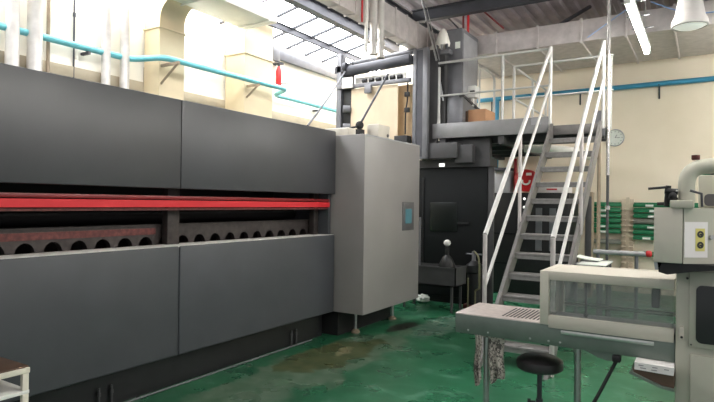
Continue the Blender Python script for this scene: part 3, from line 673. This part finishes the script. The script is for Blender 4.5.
def sheet(x0, x1, y0, y1, z, curl, label):
    m = MB(); n = 8; rows = []
    for i in range(n + 1):
        t_ = i / n; x = x0 + (x1 - x0) * t_; zz_ = z + curl * (1 - t_) ** 2
        rows.append([m.bm.verts.new((x, y0, zz_)), m.bm.verts.new((x, y1, zz_)), m.bm.verts.new((x, y1, zz_ + .008)), m.bm.verts.new((x, y0, zz_ + .008))])
    for i in range(n):
        for k in range(4): m.bm.faces.new((rows[i][k], rows[i][(k + 1) % 4], rows[i + 1][(k + 1) % 4], rows[i + 1][k]))
    m.bm.faces.new(rows[0][::-1]); m.bm.faces.new(rows[-1])
    return tag(m.build('paper_sheet', M['label']), label, 'paper')
sheet(-1.17, -.93, 6.28, 6.55, .922, .03, 'upper white sheet stack curling up on the small table')
sheet(-1.1, -.83, 6.0, 6.5, .901, .0, 'lower white sheet stack under the curled one on the small table')

# ------------------------------------------------------------------ beige packaging machine, right foreground
pk = thing('packaging_machine', (-.4, 3.4, 0), 'beige packaging machine with clear cover and infeed table, right foreground', 'machine')
Y0, Y1 = 3.16, 3.57
MB().box(-1.262, -.76, Y0, Y1, .838, .852, .003).build('infeed_table', M['table'], pk)
sl = MB()
for i in range(11): sl.box(-1.0 + i * .022 , -.99 + i * .022, Y0 + .06, Y1 - .06, .852, .8535)
sl.build('slots', M['slot'], pk)
MB().box(-1.26, -.12, Y0 - .004, Y0 + .008, .738, .846, .002).box(-1.262, -1.25, Y0, Y1, .738, .84).box(-1.26, -.12, Y1 - .01, Y1, .738, .84).box(-1.26, -.12, Y0, Y1, .735, .74).build('apron', M['apron'], pk)
for x in (-1.18, -1.06, -.82, -.72, -.66): MB().sphere((x, Y0 - .005, .757), .0065, (1, .5, 1), 10, 6).build('bolt', M['steel'], pk)
for x in (-1.085, -.578): MB().cyl((x, Y0 + .05, 0), (x, Y0 + .05, .74), .018, n=14).build('leg', M['steel'], pk)
MB().box(-.655, -.21, Y0 - .014, Y0 - .004, .806, .826, .002).build('alu_strip', M['alu'], pk)
MB().prism([(-.555, .74), (-.35, .74), (-.385, .7), (-.425, .695), (-.47, .705)], 1, Y0 + .005, Y0 + .25).build('hopper', M['apron'], pk)
MB().box(-.40, -.36, Y0 - .02, Y0 + .03, .698, .732, .006).build('plug', M['rubber'], pk)
# cover
cv = MB()
cv.box(-.768, -.722, Y0 - .01, Y0 + .03, .846, 1.14, .003)
cv.box(-.722, -.125, Y0 - .01, Y0 + .03, 1.092, 1.14, .003).box(-.722, -.125, Y0 - .01, Y0 + .03, .832, .9, .003)
cv.box(-.768, -.722, Y1 - .03, Y1, .846, 1.14, .003).box(-.722, -.125, Y1 - .03, Y1, 1.11, 1.14, .003)
cv.box(-.768, -.722, Y0 + .03, Y1 - .03, 1.11, 1.14, .003)
cf = cv.build('cover_frame', M['beige_light'], pk)
MB().box(-.722, -.125, Y0 + .028, Y1 - .028, 1.126, 1.138).build('cover_top', M['beige_light'], pk)
MB().box(-.72, -.128, Y0 + .008, Y0 + .012, .9, 1.092).build('front_pane', M['acrylic'], cf)
MB().box(-.746, -.742, Y0 + .03, Y1 - .03, .852, 1.11).build('side_pane', M['acrylic'], cf)
MB().box(-.72, -.128, Y1 - .016, Y1 - .012, .852, 1.11).build('rear_pane', M['acrylic'], cf)
MB().box(-.76, -.128, Y0 + .03, Y1 - .03, .846, .856).build('conveyor_bed', M['frame'], pk)
for z in (.885, .9): MB().cyl((-.71, Y1 - .06, z + .02), (-.13, Y1 - .06, z + .02), .005, n=8).build('guide_rod', M['steel'], pk)
MB().cyl((-.565, Y0 + .2, .87), (-.565, Y0 + .2, 1.12), .007, n=10).sphere((-.565, Y0 + .2, .885), .013).build('sensor_rod', M['beam'], pk)
MB().box(-.24, -.2, Y0 + .2, Y0 + .26, .96, 1.06, .008).build('sensor', M['bezel'], pk)
# main body
MB().box(-.118, .62, Y0 - .01, Y1 + .15, .06, 1.2, .006).build('body', M['beige'], pk)
ud = MB().box(-.062, .6, Y0 - .022, Y0 - .008, .825, 1.19, .004).build('upper_door', M['beige'], pk)
def rrect(x0, x1, z0, z1, r):
    o = []
    for (cx, cz, a0) in ((x1 - r, z1 - r, 0), (x0 + r, z1 - r, 90), (x0 + r, z0 + r, 180), (x1 - r, z0 + r, 270)):
        for k in range(6): a_ = math.radians(a0 + 18 * k); o.append((cx + r * math.cos(a_), cz + r * math.sin(a_)))
    return o
MB().prism(rrect(-.033, .5, .85, 1.125, .025), 1, Y0 - .027, Y0 - .02).build('window', M['winglass'], ud)
MB().box(-.055, .6, Y0 - .022, Y0 - .008, .1, .79, .004).build('lower_door', M['beige'], pk)
hg = MB().box(-.1, -.082, Y0 - .03, Y0 - .01, .855, .92, .004).build('hinge', M['beige_light'], pk)
MB().cyl((-.091, Y0 - .034, .87), (-.091, Y0 - .03, .87), .006, n=10).build('hinge_screw', M['rubber'], hg)
for (x, z) in ((-.07, 1.155), (-.052, .838)): MB().sphere((x, Y0 - .02, z), .006, (1, .5, 1), 10, 6).build('bolt', M['slot'], pk)
for (x, y) in ((-.08, Y0 + .05), (.55, Y0 + .05), (-.08, Y1 + .08), (.55, Y1 + .08)): MB().cyl((x, y, 0), (x, y, .07), .025, n=14).build('foot', M['rubber'], pk)
# head
MB().box(-.206, -.087, 3.0, 3.2, 1.236, 1.494, .004).build('head', M['beige_light'], pk)
hd = MB().prism([(-.084, 3.0), (.2, 3.2), (.3, 3.45), (-.084, 3.45)], 2, 1.236, 1.494).build('head_side', M['beige'], pk)
dx, dy = .284, .2; ln = math.hypot(dx, dy); ux, uy = dx / ln, dy / ln
def on_side(s0, s1, z0, z1, th, off, nm, mm, par=pk):
    nx, ny = uy, -ux; m = MB(); A = Vector((-.084, 3.0, 0)); U = Vector((ux, uy, 0)); Nn = Vector((nx, ny, 0))
    vs = []
    for (s_, o_) in ((s0, off), (s1, off), (s1, off + th), (s0, off + th)): vs.append(A + U * s_ + Nn * o_)
    return MB().prism([(v.x, v.y) for v in vs], 2, z0, z1).build(nm, M[mm], par)
on_side(.004, .115, 1.265, 1.43, .002, 0, 'notice_sheet', 'print_white')
ws = on_side(.056, .1, 1.295, 1.4, .002, .002, 'warning_sticker', 'yellow')
for (s_, z) in ((.078, 1.323), (.078, 1.373)):
    c = Vector((-.084, 3.0, z)) + Vector((ux, uy, 0)) * s_ + Vector((uy, -ux, 0)) * .0045
    MB().lathe([(.007, 0), (.016, 0), (.016, .0012), (.007, .0012)], c, (uy, -ux, 0), 18).box(c.x - .006, c.x + .006, c.y - .002, c.y, c.z - .005, c.z + .003).build('warning_symbol', M['slot'], ws)
c = Vector((-.084, 3.0, 1.36)) + Vector((ux, uy, 0)) * .132
MB().cyl(c, c + Vector((uy, -ux, 0)) * .01, .011, n=16).build('lock', M['steel'], pk)
MB().prism([(-.19, 1.235), (.1, 1.235), (.06, 1.215), (-.02, 1.205), (-.15, 1.18), (-.185, 1.19)], 1, 3.01, 3.2).build('seal_jaw', M['rubber'], pk)
MB().prism([(-.205, 1.235), (-.17, 1.235), (-.185, 1.2), (-.2, 1.2)], 1, 3.01, 3.1).build('jaw_tip', M['frame_light'], pk)
MB().box(-.11, .3, 3.2, 3.4, 1.205, 1.237).build('head_mount', M['black'], pk)
MB().box(-.14, -.045, 2.99, 3.2, 1.494, 1.53, .004).build('arm_base', M['beige'], pk)
MB().path(fillet([(-.076, 3.08, 1.52), (-.076, 3.08, 1.685), (.38, 3.17, 1.72), (.38, 3.36, 1.6)], .11, 10), .036, 20).build('bent_arm', M['beige'], pk)
MB().lathe([(0, 0), (.016, 0), (.018, .006), (.018, .022), (0, .024)], (-.04, 3.09, 1.722), n=18).build('knob', M['rust'], pk)
MB().box(-.03, .45, 3.3, 3.5, 1.494, 1.66, .008).build('upper_box', M['beige'], pk)
MB().box(-.02, .4, 3.34, 3.48, 1.66, 1.70, .006).build('green_block', M['green'], pk)
MB().box(.02, .045, 3.325, 3.335, 1.662, 1.685, .003).build('black_button', M['rubber'], pk)
MB().prism(rrect(-.005, .4, 1.505, 1.565, .02), 1, 3.292, 3.302).build('opening', M['bezel'], pk)
MB().path([(-.235, 3.04, 1.585), (-.155, 3.04, 1.592)], .006, 8).build('clamp_lever', M['rubber'], pk)
MB().cyl((-.158, 3.06, 1.5), (-.15, 3.06, 1.6), .012).cyl((-.165, 3.05, 1.575), (-.11, 3.05, 1.57), .014).sphere((-.13, 3.03, 1.55), .018).cyl((-.15, 3.05, 1.53), (-.112, 3.05, 1.545), .012).build('clamp', M['rubber'], pk)
MB().cyl((-.118, 3.03, 1.574), (-.108, 3.03, 1.574), .005).build('clamp_pin', M['steel'], pk)
MB().path([(-.2, 3.1, 1.512), (-.15, 3.1, 1.515)], .008, 8).build('lower_lever', M['rubber'], pk)
MB().path([(-.06, 3.0, 1.575), (-.015, 3.0, 1.56), (-.012, 3.0, 1.5)], .006, 8).build('arm_lever', M['beam'], pk)

# cord, carton, tray, rag, stool
tag(MB().path(fillet([(-.38, 3.15, .705), (-.4, 3.15, .66), (-.47, 3.1, .5), (-.62, 3.2, .2), (-.7, 3.5, .012), (-.5, 4.0, .012)], .12), .009, 8).build('power_cord', M['rubber']), 'black power cord hanging from under the beige machine to the floor', 'cord')
ty = thing('side_tray', (-.2, 3.1, .6), 'dark tray under the beige machine holding a white carton', 'tray')
MB().prism([(-.312, .678), (-.17, .628), (-.118, .622), (-.118, .632), (-.168, .638), (-.307, .69)], 1, 3.05, 3.3).box(-.3, -.118, 3.29, 3.3, .63, .69).build('tray', M['apron'], ty)
MB().prism([(-.292, .682), (-.168, .641), (-.118, .636), (-.118, .694), (-.295, .699)], 1, 3.065, 3.28).build('liner', M['wood'], ty)
wc = thing('carton', (-.2, 3.15, .7), 'white printed carton resting in the dark tray under the beige machine', 'box')
bb = MB().prism([(-.288, .70), (-.12, .695), (-.12, .733), (-.288, .736)], 1, 3.06, 3.27).build('box_body', M['print_white'], wc)
for (x, z, w_) in ((-.27, .722, .022), (-.262, .71, .025), (-.21, .72, .022), (-.215, .707, .025), (-.16, .718, .02)): MB().box(x, x + w_, 3.058, 3.061, z, z + .003).build('print', M['ink'], bb)

rg = MB(); nx, nz = 14, 10
def ragstrip(m, x0, x1, y, ztop, zb0, zb1, ph):
    f, b = [], []
    for i in range(nx + 1):
        cf, cb = [], []
        for k in range(nz + 1):
            t_ = i / nx; s_ = k / nz; x = x0 + (x1 - x0) * t_ + .004 * math.sin(7 * s_ + ph)
            zb = zb0 + (zb1 - zb0) * t_ + .012 * math.sin(9 * t_ + ph)
            yy = y + .014 * math.sin(t_ * 13 + ph) * (0.3 + s_) + .006 * math.sin(8 * s_)
            z = ztop + (zb - ztop) * s_
            cf.append(m.bm.verts.new((x, yy, z))); cb.append(m.bm.verts.new((x, yy + .008, z)))
        f.append(cf); b.append(cb)
    for i in range(nx):
        for k in range(nz):
            m.bm.faces.new((f[i][k], f[i + 1][k], f[i + 1][k + 1], f[i][k + 1])); m.bm.faces.new((b[i][k], b[i][k + 1], b[i + 1][k + 1], b[i + 1][k]))
    for i in range(nx):
        m.bm.faces.new((f[i][nz], f[i + 1][nz], b[i + 1][nz], b[i][nz])); m.bm.faces.new((f[i][0], b[i][0], b[i + 1][0], f[i + 1][0]))
    for k in range(nz):
        m.bm.faces.new((f[0][k], f[0][k + 1], b[0][k + 1], b[0][k])); m.bm.faces.new((f[nx][k], b[nx][k], b[nx][k + 1], f[nx][k + 1]))
ragstrip(rg, -1.14, -1.105, 3.16, .737, .43, .47, 0); ragstrip(rg, -1.065, -.975, 3.18, .737, .46, .5, 2)
rg.box(-1.14, -.975, 3.175, 3.19, .725, .737)
tag(rg.build('rag', M['rag']), 'black and white patterned rag hanging under the infeed table', 'rag')
so = thing('stool', (-.8, 3.3, 0), 'round black stool tucked under the infeed table of the beige machine', 'stool')
SX, SY = -.805, 3.32
MB().lathe([(0, .545), (.05, .545), (.115, .55), (.128, .56), (.132, .585), (.128, .605), (.1, .622), (0, .63)], (SX, SY, 0), n=36).build('seat', M['seat'], so)
MB().cyl((SX, SY, .3), (SX, SY, .545), .014, n=16).build('stem', M['beam'], so)
MB().cyl((SX, SY, .06), (SX, SY, .38), .02, n=16).build('column', M['beam'], so)
MB().cyl((SX - .02, SY - .01, .36), (SX - .05, SY - .02, .36), .006).cyl((SX - .045, SY - .019, .36), (SX - .062, SY - .024, .36), .016).build('height_knob', M['rubber'], so)
for k in range(5):
    a_ = k * 2 * PI / 5 + .3
    MB().path([(SX, SY, .1), (SX + .2 * math.cos(a_), SY + .2 * math.sin(a_), .03)], .014, 8).sphere((SX + .2 * math.cos(a_), SY + .2 * math.sin(a_), .02), .02).build('leg', M['beam'], so)

# trolley bottom left
tl = thing('trolley', (-3.25, 1.3, 0), 'off white trolley with dark brown top in the bottom left corner', 'trolley')
MB().box(-3.42, -3.05, .9, 1.62, .592, .612, .004).build('top', M['wood'], tl)
MB().box(-3.06, -3.04, .9, 1.62, .575, .604, .003).box(-3.42, -3.05, 1.605, 1.625, .575, .6, .003).build('rim', M['trolley_white'], tl)
for (x, y) in ((-3.06, 1.605), (-3.41, 1.605), (-3.06, .91), (-3.41, .91)): MB().box(x - .012, x + .014, y - .02, y + .012, .05, .58, .002).build('leg', M['trolley_white'], tl)
for z in (.465, .2): MB().box(-3.42, -3.045, .9, 1.62, z, z + .02, .003).build('shelf', M['white'], tl)
for (x, y) in ((-3.06, 1.6), (-3.41, 1.6), (-3.06, .92), (-3.41, .92)): MB().cyl((x - .01, y, .028), (x + .012, y, .028), .028, n=16).box(x - .01, x + .012, y - .01, y + .01, .028, .06).build('caster', M['rubber'], tl)

# ------------------------------------------------------------------ light, world, camera
w = bpy.data.worlds.new('World'); scn.world = w; w.use_nodes = True
w.node_tree.nodes['Background'].inputs['Color'].default_value = (.95, .96, 1, 1)
w.node_tree.nodes['Background'].inputs['Strength'].default_value = .38
cam = bpy.data.cameras.new('Camera'); co = bpy.data.objects.new('Camera', cam); COL.objects.link(co)
cam.sensor_width = 36; cam.lens = 36 * 560 / 714; cam.clip_end = 100; cam.clip_start = .05
yaw = math.atan2(.528, .849)
Rm = Matrix.Rotation(yaw, 4, 'Z') @ Matrix.Rotation(PI / 2 + math.radians(.17), 4, 'X') @ Matrix.Rotation(.0125, 4, 'Z')
co.matrix_world = Matrix.Translation((0, 0, 1.5)) @ Rm
scn.camera = co
scn.view_settings.view_transform = 'Standard'; scn.view_settings.look = 'None'; scn.view_settings.gamma = 1; scn.view_settings.exposure = 0.75
scn.view_settings.use_curve_mapping = False
